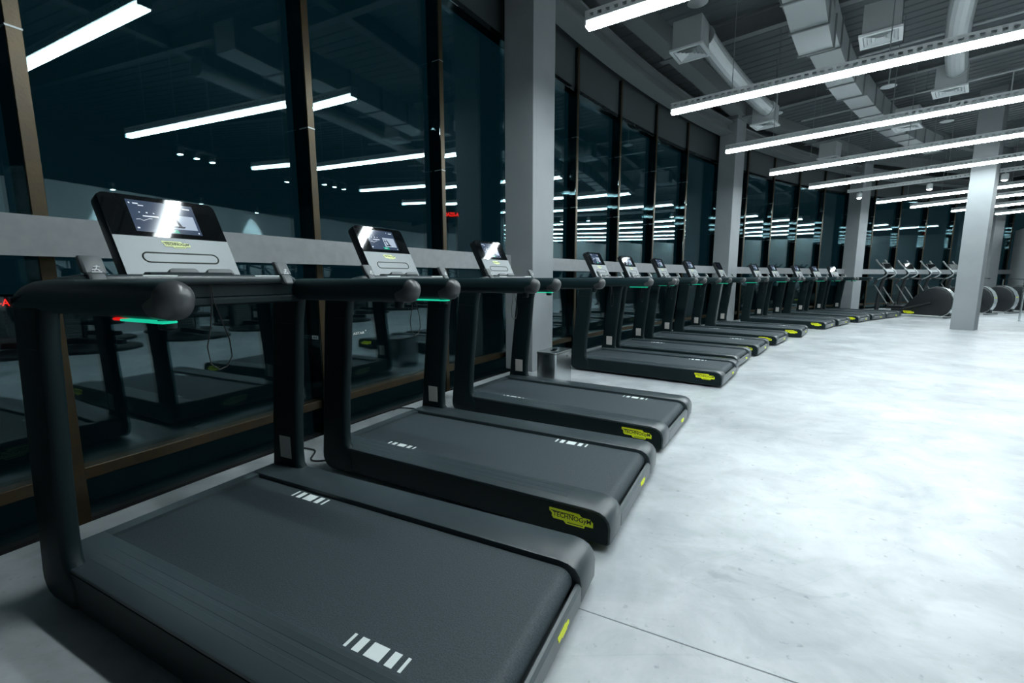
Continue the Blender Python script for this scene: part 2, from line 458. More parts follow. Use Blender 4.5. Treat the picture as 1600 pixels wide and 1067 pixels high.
# window bays: mullion, sill rail, head rail, spandrel, pane
MUL = [-7.95, -6.456, -4.96, -3.466, -1.971, -0.476, 1.018, 2.512, 4.006, 5.46, 6.90, 8.34, 9.78, 11.46, 12.95, 14.46, 15.96, 17.45, 18.94, 20.44, 21.93, 23.43, 24.92, 26.42, 27.9, 29.4, 30.9, 32.4, 33.9, 35.4]
MW = 0.055
for i in range(len(MUL) - 1):
    sm, sn = MUL[i], MUL[i + 1]
    w = empty('window_%d' % (i + 1), sm, GLASS_O, 0.0)
    struct(w, 'tall dark window bay, number %d from the camera end' % (i + 1))
    inv = w.matrix_basis.inverted()
    w.matrix_basis = w.matrix_basis
    def loc(s, o, z, inv=inv): return inv @ W(s, o, z)
    def lbox(name, m, s0, s1, o0, o1, z0, z1, r=0.0):
        b = MB()
        T = lambda a, c, z: loc(a, c, z)
        if r: b.rbox(s0, s1, o0, o1, z0, z1, r, T=T)
        else: b.box(s0, s1, o0, o1, z0, z1, T=T)
        return b.build(name, m, w, 30)
    mu = lbox('mullion', M['mullion'], sm - MW, sm, 0.847, 1.0, -0.16, 4.58, 0.003)
    cc = MB(); cc.rbox(sm - MW, sm, 0.835, 0.847, -0.16, 4.58, 0.002, T=lambda a, c, z: loc(a, c, z)); cc.build('cover_cap', M['bronze'], mu, 30)
    for z in (2.25, 3.3):
        b = MB(); b.box(sm - MW - 0.0015, sm + 0.0015, 0.8335, 0.93, z - 0.004, z + 0.004, T=lambda a, c, zz: loc(a, c, zz))
        b.build('joint_strip', M['wire'], mu, 0)
    lbox('sill_rail', M['bronze'], sm, sn - MW, 0.875, 0.97, 0.118, 0.182, 0.004)
    lbox('bottom_rail', M['sill'], sm, sn - MW, 0.90, 0.99, -0.16, -0.10)
    lbox('head_rail', M['mullion'], sm, sn - MW, 0.865, 0.98, 3.95, 4.01, 0.004)
    lbox('spandrel_panel', M['spandrel'], sm, sn - MW, 0.89, 0.97, 4.01, 4.60)
    # flat pane on the chord
    b = MB(); b.box(sm - MW / 2, sn - MW / 2, GLASS_O, GLASS_O + 0.02, -0.12, 3.98, T=lambda a, c, z: loc(a, c, z))
    b.build('glass_pane', M['glass'], w, 0)

# grey rail along the windows, one piece per column bay
edges = [S0] + [x for c in COLS for x in c] + [S1]
for i in range(0, len(edges), 2):
    struct(arcpart('trim_%d' % (30 + i // 2), M['rail'], (edges[i], edges[i + 1], 0.672, 0.698, 1.25, 1.426, 0.36)), 'broad grey horizontal rail in front of the windows, stretch %d from the camera' % (i // 2 + 1))

# columns
def column(s0, s1, o0, o1, ztop, label):
    c = empty('column', (s0 + s1) / 2, (o0 + o1) / 2)
    ws, wo = (s1 - s0) / 2, abs(o1 - o0) / 2
    b = MB(); b.rbox(-wo, wo, -ws, ws, 0.0, ztop, 0.006); b.build('shaft', M['column'], c, 30)
    b = MB(); b.box(-wo - 0.012, wo + 0.012, -ws - 0.012, ws + 0.012, 4.86, ztop); b.build('capital', M['beam'], c, 0)
    tag(c, label, 'column', 'columns')
names = ['grey window column behind the camera end of the treadmills', 'grey window column right behind the third treadmill and the steel bin', 'grey window column behind the eighth treadmill', 'grey window column at the far end of the treadmill row', 'grey window column behind the ellipticals at the far right']
for (a, c), nme in zip(COLS, names):
    # the window columns stand on the slab edge and reach out to the mullions
    column(a, c, 0.36, 0.76, 4.95, nme)
column(13.88, 14.26, -3.78, -3.40, 4.95, 'freestanding square grey column in the middle of the floor at right')

# ------------------------------------------------------------------ suspended linear lamps
def lamp_mesh():
    root = empty('linear_pendant_lamp', 0, 0)
    L0, L1 = 0.57, 4.75
    b = MB(); b.add([(x, y, z) for x in (L0, L1) for y, z in ((-.040, 0), (.040, 0), (.046, .046), (-.046, .046))], [(0, 1, 5, 4)], 0)
    b.add([(x, y, z) for x in (L0, L1) for y, z in ((-.040, 0), (.040, 0), (.046, .046), (-.046, .046))], [(0, 3, 2, 1), (4, 5, 6, 7), (1, 2, 6, 5), (2, 3, 7, 6), (3, 0, 4, 7)], 1)
    b.build('diffuser', [M['lamp'], M['lamp_side']], root, 0)
    b = MB()
    for y in (-0.05, 0.05):
        b.box(L0, L1, y - 0.002, y + 0.002, 0.047, 0.074); b.box(L0, L1, y - 0.002, y + 0.002, 0.104, 0.130)
    b.box(L0, L1, -0.056, 0.056, 0.047, 0.053)
    x = L0
    while x < L1:
        for y in (-0.05, 0.05): b.box(x, x + 0.035, y - 0.002, y + 0.002, 0.074, 0.104)
        b.box(x, x + 0.02, -0.05, 0.05, 0.120, 0.126)
        x += 0.075
    b.build('cable_tray', M['alu'], root, 0)
    for x in (L0, L1 - 0.006):
        b = MB(); b.box(x - 0.004, x + 0.010, -0.052, 0.052, 0.012, 0.130); b.build('end_plate', M['alu'], root, 0)
    for x in (L0 + 0.75, (L0 + L1) / 2 + 0.2, L1 - 0.45):
        b = MB(); b.tube([(x, 0, 0.13), (x, 0, 1.80)], 0.005, 6); b.build('suspension_wire', M['wire'], root)
    return root
LZ = 3.365
lamp = lamp_mesh()
lspots = [(2.86, 'nearest suspended lamp tube, cut by the top edge beside the near column'), (5.54, 'long bright suspended lamp crossing in front of the round air duct'), (8.17, 'bright suspended lamp, third from the camera in the ceiling row'),
          (10.75, 'bright suspended lamp, fourth from the camera in the ceiling row'), (13.25, 'bright suspended lamp, fifth from the camera, right before the unlit track'), (17.58, 'suspended lamp just beyond the unlit track with spotlights'),
          (19.71, 'suspended lamp, second beyond the unlit track'), (22.15, 'suspended lamp, third beyond the unlit track'), (24.6, 'suspended lamp, fourth beyond the unlit track'), (27.0, 'farthest suspended lamp at the end of the hall'),
          (0.80, 'suspended lamp over the first treadmills, seen only mirrored in the glass')]
for i, (s, lab) in enumerate(lspots):
    o = lamp if i == 0 else copy_tree(lamp)
    o.location = W(s, 0, LZ); o.rotation_euler = (0, 0, ang(s))
    tag(o, lab, 'lamp', 'suspended linear lamps')

# unlit track with spotlights
tr = empty('lighting_track', 15.1, 0, LZ)
b = MB()
for y in (-0.05, 0.05):
    b.box(0.8, 4.75, y - 0.003, y + 0.003, 0.06, 0.078); b.box(0.8, 4.75, y - 0.003, y + 0.003, 0.11, 0.13)
x = 0.8
while x < 4.75:
    for y in (-0.05, 0.05): b.box(x, x + 0.035, y - 0.003, y + 0.003, 0.078, 0.11)
    x += 0.075
b.box(0.8, 4.75, -0.05, 0.05, 0.056, 0.062)
b.build('tray', M['alu'], tr, 0)
for x in (1.2, 2.8, 4.4):
    b = MB(); b.tube([(x, 0, 0.12), (x, 0, 1.8)], 0.005, 6); b.build('suspension_wire', M['wire'], tr)
tag(tr, 'unlit perforated lighting track hung among the lit lamps', 'lighting track')
for (s, o, lab) in ((15.1, -1.07, 'glaring spotlight under the left end of the unlit track'), (15.1, -2.5, 'glaring spotlight under the middle of the unlit track'), (15.1, -3.75, 'glaring spotlight under the right end of the unlit track')):
    sp = empty('spotlight', s, o, 3.25)
    b = MB(); b.lathe([(0.03, 0.14), (0.06, 0.12), (0.065, 0.0), (0.058, -0.005)], 12); b.build('housing', M['white'], sp)
    b = MB(); b.lathe([(0.001, -0.03), (0.03, -0.024), (0.05, -0.006)], 12); b.build('bulb', M['bulb'], sp)
    b = MB(); b.tube([(0, 0, 0.13), (0, 0, 0.172)], 0.010, 6); b.build('stem', M['white'], sp)
    tag(sp, lab, 'spotlight', 'spotlights on the track')

# ------------------------------------------------------------------ air ducts and diffusers
def diffuser(s, o, z, label, size=0.42):
    d = empty('air_diffuser', s, o, z)
    h = size / 2
    b = MB(); b.rbox(-h * 0.86, h * 0.86, -h * 0.86, h * 0.86, 0.02, 0.36, 0.004); b.build('plenum_box', M['duct'], d, 30)
    b = MB()
    for (a, c) in ((h, h - 0.04),):
        b.box(-a, a, -a, -c, -0.005, 0.02); b.box(-a, a, c, a, -0.005, 0.02); b.box(-a, -c, -c, c, -0.005, 0.02); b.box(c, a, -c, c, -0.005, 0.02)
    b.build('frame', M['white'], d, 0)
    for k in range(4):
        a = h - 0.05 - 0.038 * k; i = a - 0.026
        b = MB()
        vs = [(x, y, z) for z, q in ((-0.004, a), (0.016, i)) for x, y in ((-q, -q), (q, -q), (q, q), (-q, q))]
        b.add(vs, [(j, (j + 1) % 4, 4 + (j + 1) % 4, 4 + j) for j in range(4)])
        b.build('louvre', M['white'], d, 0)
    tag(d, label, 'air vent', 'ceiling air diffusers')
diffuser(5.47, -0.80, 4.05, 'square louvred air diffuser at the near end of the round duct')
diffuser(9.40, -0.83, 4.05, 'square louvred air diffuser at the far end of the round duct')
diffuser(6.63, -2.74, 4.05, 'square louvred air diffuser beside the rectangular duct')
diffuser(9.80, -3.40, 4.05, 'square louvred air diffuser below the second round duct')
diffuser(11.8, -2.66, 4.05, 'small far air diffuser above the third lamp')
diffuser(13.4, -0.9, 4.05, 'air diffuser far back near the windows')
diffuser(1.6, -0.85, 4.05, 'air diffuser above the first treadmills, mirrored in the glass')
diffuser(-0.8, -1.9, 4.05, 'air diffuser above the camera')
def round_duct(s0, s1, o, z, r, label):
    d = empty('round_duct', (s0 + s1) / 2, o, z); inv = (Matrix.Translation(d.location) @ d.rotation_euler.to_matrix().to_4x4()).inverted()
    pts = []; n = max(2, int((s1 - s0) / 0.09)); rs = []
    for i in range(n + 1):
        pts.append(inv @ W(s0 + (s1 - s0) * i / n, o, z)); rs.append(r * (1.0 if i % 2 else 1.025))
    b = MB(); b.tube(pts, rs, 16); b.build('spiral_pipe', M['duct'], d, 20)
    for e in (0, -1):
        q = pts[e]; q2 = pts[1 if e == 0 else -2]; dd = (q2 - q).normalized()
        b = MB(); b.tube([q, q + dd * 0.05], r * 1.12, 16); b.build('collar', M['duct'], d)
    tag(d, label, 'air duct', 'round ducts')
round_duct(5.66, 9.21, -0.90, 4.30, 0.125, 'round spiral air duct running along above the windows')
round_duct(3.2, 9.55, -3.46, 4.32, 0.125, 'round spiral air duct at the top right of the picture')
round_duct(-4.0, 1.4, -1.0, 4.30, 0.125, 'round spiral air duct over the first treadmills')
def rect_duct(s0, s1, o0, o1, z0, z1, label):
    d = empty('rectangular_duct', (s0 + s1) / 2, (o0 + o1) / 2, z0)
    M4 = (Matrix.Translation(d.location) @ d.rotation_euler.to_matrix().to_4x4()).inverted()
    n = max(1, round((s1 - s0) / 0.75))
    for i in range(n):
        a, c = s0 + (s1 - s0) * i / n, s0 + (s1 - s0) * (i + 1) / n
        b = MB(); b.box(a, c, o0, o1, z0, z1, T=lambda x, y, z: M4 @ W(x, y, z)); sec = b.build('duct_section', M['duct'], d, 0)
        b = MB(); b.box(c - 0.015, c + 0.012, o0 + 0.02, o1 - 0.02, z0 - 0.02, z1 + 0.02, T=lambda x, y, z: M4 @ W(x, y, z)); b.build('flange', M['beam'], sec, 0)
    tag(d, label, 'air duct', 'rectangular ducts')
rect_duct(2.6, 6.5, -1.90, -2.27, 4.05, 4.42, 'large rectangular sheet metal air duct at the top of the picture')
rect_duct(6.55, 9.9, -1.88, -2.25, 4.35, 4.72, 'higher rectangular air duct section stepping up behind the second lamp')
rect_duct(10.0, 16.5, -1.95, -2.30, 4.35, 4.70, 'far stretch of rectangular air duct')
rect_duct(15.4, 16.9, -4.05, -4.6, 4.25, 4.7, 'short rectangular duct by the freestanding column')
b = None
for (s, o, z, lab) in ((5.41, -0.88, 4.6, 'round white ceiling disc above the nearest lamp'), (10.66, -0.63, 4.6, 'round white ceiling disc near the second window column'), (10.69, -2.49, 4.6, 'round white ceiling disc between the second and third lamps'),
                       (14.43, -2.81, 4.6, 'round white ceiling disc above the third lamp at right'), (13.86, -3.83, 4.6, 'round white ceiling disc beside the freestanding column')):
    d = empty('ceiling_disc', s, o, z)
    b = MB(); b.lathe([(0.11, 0.0), (0.125, 0.006), (0.11, 0.022), (0.03, 0.03)], 20); b.build('disc', M['white'], d)
    b = MB(); b.tube([(0, 0, 0.02), (0, 0, 0.6)], 0.010, 8); b.build('stem', M['white'], d)
    tag(d, lab, 'ceiling fitting', 'round ceiling discs')
# conduit pipes under the deck
for i, (s, lab) in enumerate(((9.3, 'thin grey conduit crossing behind the second lamp'), (12.3, 'thin grey conduit crossing behind the third lamp'))):
    d = empty('conduit', s, -2.5, 4.80)
    b = MB(); b.tube([(-1.9, 0, 0), (2.6, 0, 0)], 0.022, 8); b.build('pipe', M['duct'], d)
    for x in (-1.5, 0.3, 2.2):
        b = MB(); b.tube([(x, 0, 0.01), (x, 0, 0.42)], 0.006, 6); b.build('hanger', M['wire'], d)
    tag(d, lab, 'pipe')

# ------------------------------------------------------------------ logo plates
LOGO = [(0, .046), (0, .060), (.140, .060), (.152, .048), (.188, .048), (.203, .034), (.203, .012), (.168, .012), (.163, 0), (.080, 0), (.068, .012), (.020, .012), (.012, .022), (.012, .036)]
LOGO_TXT = text_mesh('TECHNOGyM', 0.030, 0.176, 0.0004, M['ink'])
def logo(parent, org, right, up, nrm, scale=1.0, plate='yellow', text=True, name='logo_plate'):
    right, up, nrm = Vector(right), Vector(up), Vector(nrm)
    b = MB(); b.flat([(x * scale, y * scale) for x, y in LOGO], org, right, up, nrm, 0.0008, 0.0008)
    lp = b.build(name, M[plate], parent, 0)
    if text:
        o = on_plane(LOGO_TXT, Vector(org) + right * 0.018 * scale + up * 0.0175 * scale, right * scale, up * scale, nrm, 0.0018, 'lettering', lp)
        b = MB()
        for (x0, x1, y0, y1) in ((.007, .118, .046, .049), (.086, .158, .0065, .0095)):
            b.flat([(x0 * scale, y0 * scale), (x1 * scale, y0 * scale), (x1 * scale, y1 * scale), (x0 * scale, y1 * scale)], org, right, up, nrm, 0.0016, 0.0006)
        b.build('underline', M['ink'], lp, 0)
    return lp

# ------------------------------------------------------------------ treadmill
XA, YA, ZA = Vector((1, 0, 0)), Vector((0, 1, 0)), Vector((0, 0, 1))
CE = Vector((-0.16, 0, 0.308)).normalized(); CN = Vector((0.308, 0, 0.16)).normalized(); CO = Vector((0.10, 0, 1.168))
def con(a, b_, c): return CO + YA * a + CE * b_ + CN * c
def make_treadmill():
    root = empty('treadmill', 0, 0)
    # under frame and feet
    b = MB(); b.box(0.10, 1.50, -0.40, 0.40, 0.02, 0.07)
    b.box(0.10, 0.62, -0.44, 0.44, 0.012, 0.05); b.box(1.20, 1.56, -0.44, 0.44, 0.012, 0.05)
    b.build('under_frame', M['under'], root, 0)
    for x in (0.18, 1.48):
        for y in (-0.38, 0.38):
            b = MB(); b.lathe([(0.035, 0.0), (0.035, 0.03), (0.02, 0.045)], 12, x, y); b.build('foot', M['under'], root)
    prof = [(-0.06, .03), (1.60, .022), (1.655, .022), (1.667, .032), (1.669, .100), (1.662, .130), (1.645, .153), (1.618, .167), (1.585, .172), (-0.075, .172), (-0.09, .160), (-0.09, .045)]
    for sg in (-1, 1):
        y0, y1 = sorted((sg * 0.304, sg * 0.477))
        b = MB(); b.pillow(prof, y0, y1, 0.007, 2); rail = b.build('side_rail', M['deck'], root, 35)
        # dark side skirt panel
        sk = [(-0.05, .036), (1.60, .028), (1.650, .028), (1.658, .036), (1.659, .100), (1.652, .126), (1.637, .145), (1.612, .157), (1.585, .161), (-0.06, .161)]
        ya, yb = sorted((sg * 0.470, sg * 0.4795))
        b = MB(); b.prism(sk, ya, yb); sk_o = b.build('side_skirt', M['black'], rail, 30)
        logo(root, (1.39 if sg < 0 else 1.595, sg * 0.4795, .078), XA * (-sg), ZA, YA * sg, 1.0)
        # shallow grip ridges
        for k in range(3 if sg < 0 else 0):
            yy = sg * (0.335 + 0.036 * k)
            b = MB(); b.rbox(0.10, 1.45, yy - 0.012, yy + 0.012, 0.168, 0.1726, 0.0006); b.build('grip_ridge', M['deck'], rail, 20)
    b = MB(); b.pillow([(-.105, .04), (-.032, .04), (-.032, .166), (-.085, .170), (-.105, .15)], -0.43, 0.43, 0.006, 2); fc = b.build('front_cover', M['deck'], root, 30)
    logo(fc, (-.105, 0.11, .07), -YA, ZA, -XA, 1.05, 'pale', True)
    # belt over the rear roller
    top = [(-0.032, .140), (-0.032, .153), (1.590, .153)]
    for k in range(1, 8):
        a = k / 8 * PI * 0.75
        top.append((1.590 + 0.047 * math.sin(a), .1065 + 0.0465 * math.cos(a)))
    top += [(1.60, .07), (1.55, .07), (1.53, .140)]
    b = MB(); b.prism(top, -0.297, 0.297); belt = b.build('running_belt', M['belt'], root, 40)
    b = MB(); b.prism([(1.585, .024), (1.655, .022), (1.667, .032), (1.668, .092), (1.660, .103), (1.650, .104), (1.645, .098), (1.645, .045), (1.585, .045)], -0.303, 0.303); rc = b.build('rear_cover', M['rear'], root, 30)
    n_ = Vector((1, 0, 0))
    logo(rc, (1.6675, 0.075, .05), YA, ZA, n_, 0.5, 'yellow', False)
    # uprights with curved foot
    up = [(0.10, .014), (-0.035, .014), (-0.072, .024), (-0.098, .046), (-0.112, .078), (-0.113, .110), (-0.107, .16), (-0.100, .22), (-0.079, .45), (-0.052, .70), (-0.026, .945), (-0.008, 1.075),
          (0.196, 1.075), (0.165, .945), (0.142, .70), (0.112, .45), (0.098, .26), (0.100, .19), (0.125, .16), (0.15, .12), (0.15, .03)]
    bar = [(0.26, 1.047), (0.05, 1.047), (0.018, 1.050), (-0.004, 1.062), (-0.010, 1.080), (0.0, 1.098), (0.03, 1.118), (0.075, 1.134), (0.13, 1.144), (0.20, 1.148), (0.3, 1.149), (0.6, 1.149), (0.80, 1.149),
           (0.838, 1.1485), (0.860, 1.146), (0.878, 1.139), (0.891, 1.126), (0.897, 1.109), (0.896, 1.092), (0.890, 1.075), (0.880, 1.060), (0.866, 1.050), (0.848, 1.047), (0.805, 1.047), (0.5, 1.047)]
    IT, IB = 14, 23
    sub_bar = list(range(0, IT + 1)) + list(range(IB, len(bar))); sub_cap = list(range(IT, IB + 1))
    for sg in (-1, 1):
        y0, y1 = sorted((sg * 0.428, sg * 0.486))
        b = MB(); b.pillow(up, y0, y1, 0.024, 4, ry=0.026); post = b.build('upright', M['black'], root, 50)
        b = MB(); b.box(0.0, 0.14, y0 - 0.0005, y1 + 0.0005, .928, .9305); b.build('seam', M['ink'], post, 0)
        y0, y1 = sorted((sg * 0.405, sg * 0.494))
        b = MB(); b.pillow(bar, y0, y1, 0.040, 6, ry=0.043, sub=sub_bar); hb = b.build('handlebar', M['bar'], root, 50)
        b = MB(); b.pillow(bar, y0, y1, 0.040, 6, ry=0.043, sub=sub_cap); b.build('end_cap', M['cap'], hb, 50)
        if sg > 0:
            b = MB(); b.rbox(-0.028, 0.057, 0.4265, 0.432, 0.215, 0.335, 0.002); rp = b.build('rating_plate', M['steelplate'], post, 20)
        else:
            b = MB(); b.rbox(0.63, 0.832, -0.468, -0.432, 1.0395, 1.0455, 0.002); b.build('led_strip', M['green'], hb, 20)
        b = MB(); b.lathe([(0.016, 1.022), (0.020, 1.026), (0.020, 1.05)], 12, 0.80, sg * 0.44); b.build('control_knob', M['black'], hb)
    # cross bar, its lower panel, sensor strips
    b = MB()
    b.tube([(0.13, -0.44, 1.12), (0.17, -0.415, 1.138), (0.20, -0.38, 1.147), (0.205, -0.30, 1.148), (0.205, 0.30, 1.148), (0.20, 0.38, 1.147), (0.17, 0.415, 1.138), (0.13, 0.44, 1.12)], 0.0175, 12)
    cb = b.build('cross_bar', M['deck'], root)
    for y0, y1 in ((-0.215, -0.104), (0.20, 0.316)):
        b = MB(); b.rbox(0.2125, 0.2185, y0, y1, 1.158, 1.1635, 0.001); b.build('sensor_strip', M['mark'], cb, 0)
    b = MB(); b.rbox(0.10, 0.185, -0.42, 0.42, 1.072, 1.130, 0.006); b.build('front_panel', M['black'], root, 30)
    b = MB(); b.rbox(0.09, 0.195, -0.43, 0.43, 1.040, 1.074, 0.008); b.build('lower_beam', M['black'], root, 30)
    # adjusting levers with a running figure
    for sg in (-1, 1):
        T = lambda x, y, z: (0.225 - (z - 1.14) * 0.55 + x, sg * 0.345 + y, z)
        b = MB(); b.rbox(-0.016, 0.016, -0.030, 0.030, 1.165, 1.225, 0.006, T=T); b.rbox(-0.020, 0.018, -0.022, 0.022, 1.125, 1.17, 0.006, T=T)
        lv = b.build('lever', M['tabgrey'], root, 30)
        b = MB()
        o_ = Vector((0.225 - 0.032 * 0.55 + 0.0175, sg * 0.345, 1.172)); u_ = Vector((-0.48, 0, 0.877)); nn = Vector((0.877, 0, 0.48))
        for (p, q) in (((-.004, .004), (.004, .016)), ((.004, .016), (.006, .024)), ((.004, .010), (-.010, .008)), ((.004, .010), (.010, .004)), ((.005, .021), (-.004, .018)), ((.005, .021), (.013, .018)), ((-.012, .0), (.014, .0))):
            d = Vector((q[0] - p[0], q[1] - p[1])); nrm = Vector((-d.y, d.x)).normalized() * 0.0014
            b.flat([(p[0] - nrm.x, p[1] - nrm.y), (q[0] - nrm.x, q[1] - nrm.y), (q[0] + nrm.x, q[1] + nrm.y), (p[0] + nrm.x, p[1] + nrm.y)], o_, YA, u_, nn, 0.0005, 0.001)
        b.build('runner_icon', M['sticker'], lv, 0)
    # console
    A, Bt, rr = 0.212, 0.347, 0.026
    outl = [(-A, -0.03), (A, -0.03), (A, Bt - rr)]
    for k in range(1, 5): a = k / 4 * PI / 2; outl.append((A - rr + rr * math.cos(a), Bt - rr + rr * math.sin(a)))
    for k in range(0, 5): a = PI / 2 + k / 4 * PI / 2; outl.append((-A + rr + rr * math.cos(a), Bt - rr + rr * math.sin(a)))
    b = MB(); b.pillow(outl, -0.058, 0.0, 0.010, 2, T=lambda a, c, e: con(a, e, c)); cs = b.build('console', M['conbody'], root, 35)
    gl = [(x, max(y, 0.163)) for x, y in outl]; gl = [p for i, p in enumerate(gl) if p not in gl[:i]]
    k_ = 0.988
    b = MB(); b.flat([(x * k_, 0.163 + (y - 0.163) * 0.985) for x, y in gl], CO, YA, CE, CN, 0.0006, 0.0006); sg_ = b.build('screen_glass', M['conglass'], cs, 0)
    b = MB(); b.flat([(-A * k_, -0.002), (A * k_, -0.002), (A * k_, 0.162), (-A * k_, 0.162)], CO, YA, CE, CN, 0.0006, 0.0008); sp = b.build('silver_panel', M['silver'], cs, 0)
    # slot outline of the storage tray
    ring = []
    for k in range(9): a = PI / 2 + k / 8 * PI; ring.append((-0.118 + 0.021 * math.cos(a), 0.071 + 0.021 * math.sin(a)))
    for k in range(9): a = -PI / 2 + k / 8 * PI; ring.append((0.118 + 0.021 * math.cos(a), 0.071 + 0.021 * math.sin(a)))
    b = MB(); b.tube([con(x, y, 0.0012) for x, y in ring + ring[:1]], 0.0032, 6, caps=False); b.build('slot_outline', M['ink'], sp)
    logo(sp, con(-0.056, 0.116, 0.0012), YA, CE, CN, 0.5, 'pale', True)
    for y in (-0.03, 0.11):
        b = MB(); b.pillow([(y - 0.055, -0.012), (y + 0.055, -0.012), (y + 0.05, 0.006), (y + 0.04, 0.011), (y - 0.04, 0.011), (y - 0.05, 0.006)], -0.004, 0.03, 0.003, 2, T=lambda a, c, e: con(a, e, c)); b.build('device_stop', M['tabgrey'], cs, 30)
    b = MB(); b.rbox(0.08, 0.14, -0.16, 0.16, 1.11, 1.175, 0.008); b.build('console_neck', M['black'], root, 30)
    # emergency lanyard
    pts = [(0.2, 0.02, 1.135), (0.205, 0.015, 1.05), (0.21, 0.0, 0.96), (0.21, -0.02, 0.88), (0.21, -0.012, 0.81), (0.21, 0.018, 0.782), (0.21, 0.05, 0.79), (0.21, 0.075, 0.83), (0.21, 0.07, 0.90), (0.205, 0.045, 0.99), (0.2, 0.028, 1.06), (0.2, 0.022, 1.135)]
    b = MB(); b.tube(pts, 0.0022, 5); b.build('safety_lanyard', M['cable'], root)
    return root, belt, sg_

def display_mesh(on=True):
    b = MB()
    def quad(x0, x1, y0, y1, mi, off): b.flat([(x0, y0), (x1, y0), (x1, y1), (x0, y1)], CO, YA, CE, CN, off, 0.0003, mi)
    X0, X1, Y0, Y1 = -0.125, 0.114, 0.184, 0.324
    quad(X0, X1, Y0, Y1, 0 if on else 4, 0.0012)
    if on:
        quad(0.0, 0.103, 0.206, 0.272, 1, 0.0016)
        b.flat([(-0.02, 0.187), (0.028, 0.187), (0.022, 0.203), (-0.026, 0.203)], CO, YA, CE, CN, 0.0018, 0.0003, 2)
        quad(-0.012, 0.012, 0.194, 0.197, 3, 0.0022)
        # lines of small print and icons
        for (x0, x1, y0, y1) in ((-0.104, -0.086, .306, .311), (-0.088, -0.07, .299, .303), (-0.118, -0.113, .306, .312), (0.072, 0.10, .304, .309), (-0.085, -0.03, .252, .257), (-0.095, -0.09, .268, .272), (-0.070, -0.064, .268, .273), (-0.046, -0.041, .268, .272), (-0.118, -0.11, .196, .202), (0.1, 0.105, .19, .196), (0.052, 0.056, .308, .312)):
            quad(x0, x1, y0, y1, 3, 0.0018)
        pl = [(-0.112, .236), (-0.098, .238), (-0.088, .232), (-0.08, .236), (-0.066, .243), (-0.055, .243)]
        for p, q in zip(pl, pl[1:]): b.flat([(p[0], p[1]), (q[0], q[1]), (q[0], q[1] + .0018), (p[0], p[1] + .0018)], CO, YA, CE, CN, 0.0018, 0.0003, 3)
        # little treadmill picture
        for poly in ([(0.012, .212), (0.052, .212), (0.058, .219), (0.018, .221)], [(0.012, .215), (0.016, .215), (0.012, .262), (0.008, .262)], [(0.036, .216), (0.041, .216), (0.030, .262), (0.026, .262)], [(0.004, .24), (0.032, .246), (0.032, .25), (0.004, .245)], [(0.041, .22), (0.047, .22), (0.036, .25), (0.031, .25)]):
            b.flat(poly, CO, YA, CE, CN, 0.002, 0.0003, 4)
    return b.mesh('display', [M['d_bg'], M['d_pan'], M['d_grn'], M['d_wht'], M['d_drk']], 0)
D_ON, D_OFF = display_mesh(True), display_mesh(False)

def mark_mesh(name, sgn, x0, y):
    b = MB()
    for (a, c) in ((0, .010), (.030, .055), (.073, .127), (.145, .170), (.190, .200)):
        b.box(x0 + a, x0 + c, y - 0.024, y + 0.024, 0.1524, 0.1537, 0)
    return b

tm, tm_belt, tm_glass = make_treadmill()
TROT = [0.0, 0.0, -0.015, 0.0, 0.01, 0.04, 0.03, 0.12, 0.06, 0.04, 0.05, 0.02, 0.0]
TS = [0.012, 1.246, 2.560, 4.780, 5.985, 7.211, 8.632, 10.045, 12.17, 13.28, 14.72, 15.88, 17.0]
TLAB = ['black treadmill nearest the camera, its deck cut off by the bottom edge', 'second black treadmill from the camera, with a fully readable yellow logo', 'third black treadmill, last before the near grey column and the steel bin',
        'fourth black treadmill, first beyond the near grey column', 'fifth black treadmill, second beyond the near grey column', 'sixth black treadmill, third beyond the near grey column', 'seventh black treadmill, fourth beyond the near grey column',
        'eighth black treadmill with a dark screen, in front of the second window column', 'ninth black treadmill, first beyond the second window column', 'tenth black treadmill, second beyond the second window column', 'eleventh black treadmill, third beyond the second window column',
        'twelfth black treadmill, last but one of the row', 'thirteenth and farthest black treadmill, next to the ellipticals']
MARK_OFF = [(0.29, 1.0), (0.22, 0.0), (0.27, 0.0), (0.26, 0.0), (0.3, 1.0), (0.24, 0.0), (0.33, 1.0), (0.28, 0), (0.26, 1), (0.3, 0), (0.22, 1), (0.27, 0), (0.3, 1)]
roots = [tm] + [copy_tree(tm) for _ in TS[1:]]
for i, r in enumerate(roots):
    s = TS[i] - 0.409
    rot = TROT[i]; piv = W(TS[i], -0.06 if i == 3 else 0.0)
    a = ang(s) + rot
    r.location = piv - Vector((-math.sin(a), math.cos(a), 0)) * 0.409; r.rotation_euler = (0, 0, a)
    tag(r, TLAB[i], 'treadmill', 'treadmills in a row along the windows')
    bl = [c for c in r.children if c.name.startswith('running_belt')][0]
    cons = [c for c in r.children if c.name.split('.')[0] == 'console'][0]
    if i == 0:
        hb = [c for c in r.children if c.name.startswith('handlebar') and any(q.name.startswith('led_strip') for q in c.children)][0]
        b = MB(); b.rbox(0.585, 0.63, -0.466, -0.434, 1.040, 1.047, 0.003); b.build('stop_light', M['red'], hb, 20)
    off, right = MARK_OFF[i]
    fr = 0.262 if right else -0.262
    for (x0, y) in ((off, fr), (off + 0.885, -fr)):
        mk = mark_mesh('belt_mark', 1, x0, y).build('belt_mark', M['mark'], bl, 0)
    d = bpy.data.objects.new('display', D_OFF if i == 7 else D_ON); COL.objects.link(d); d.parent = cons

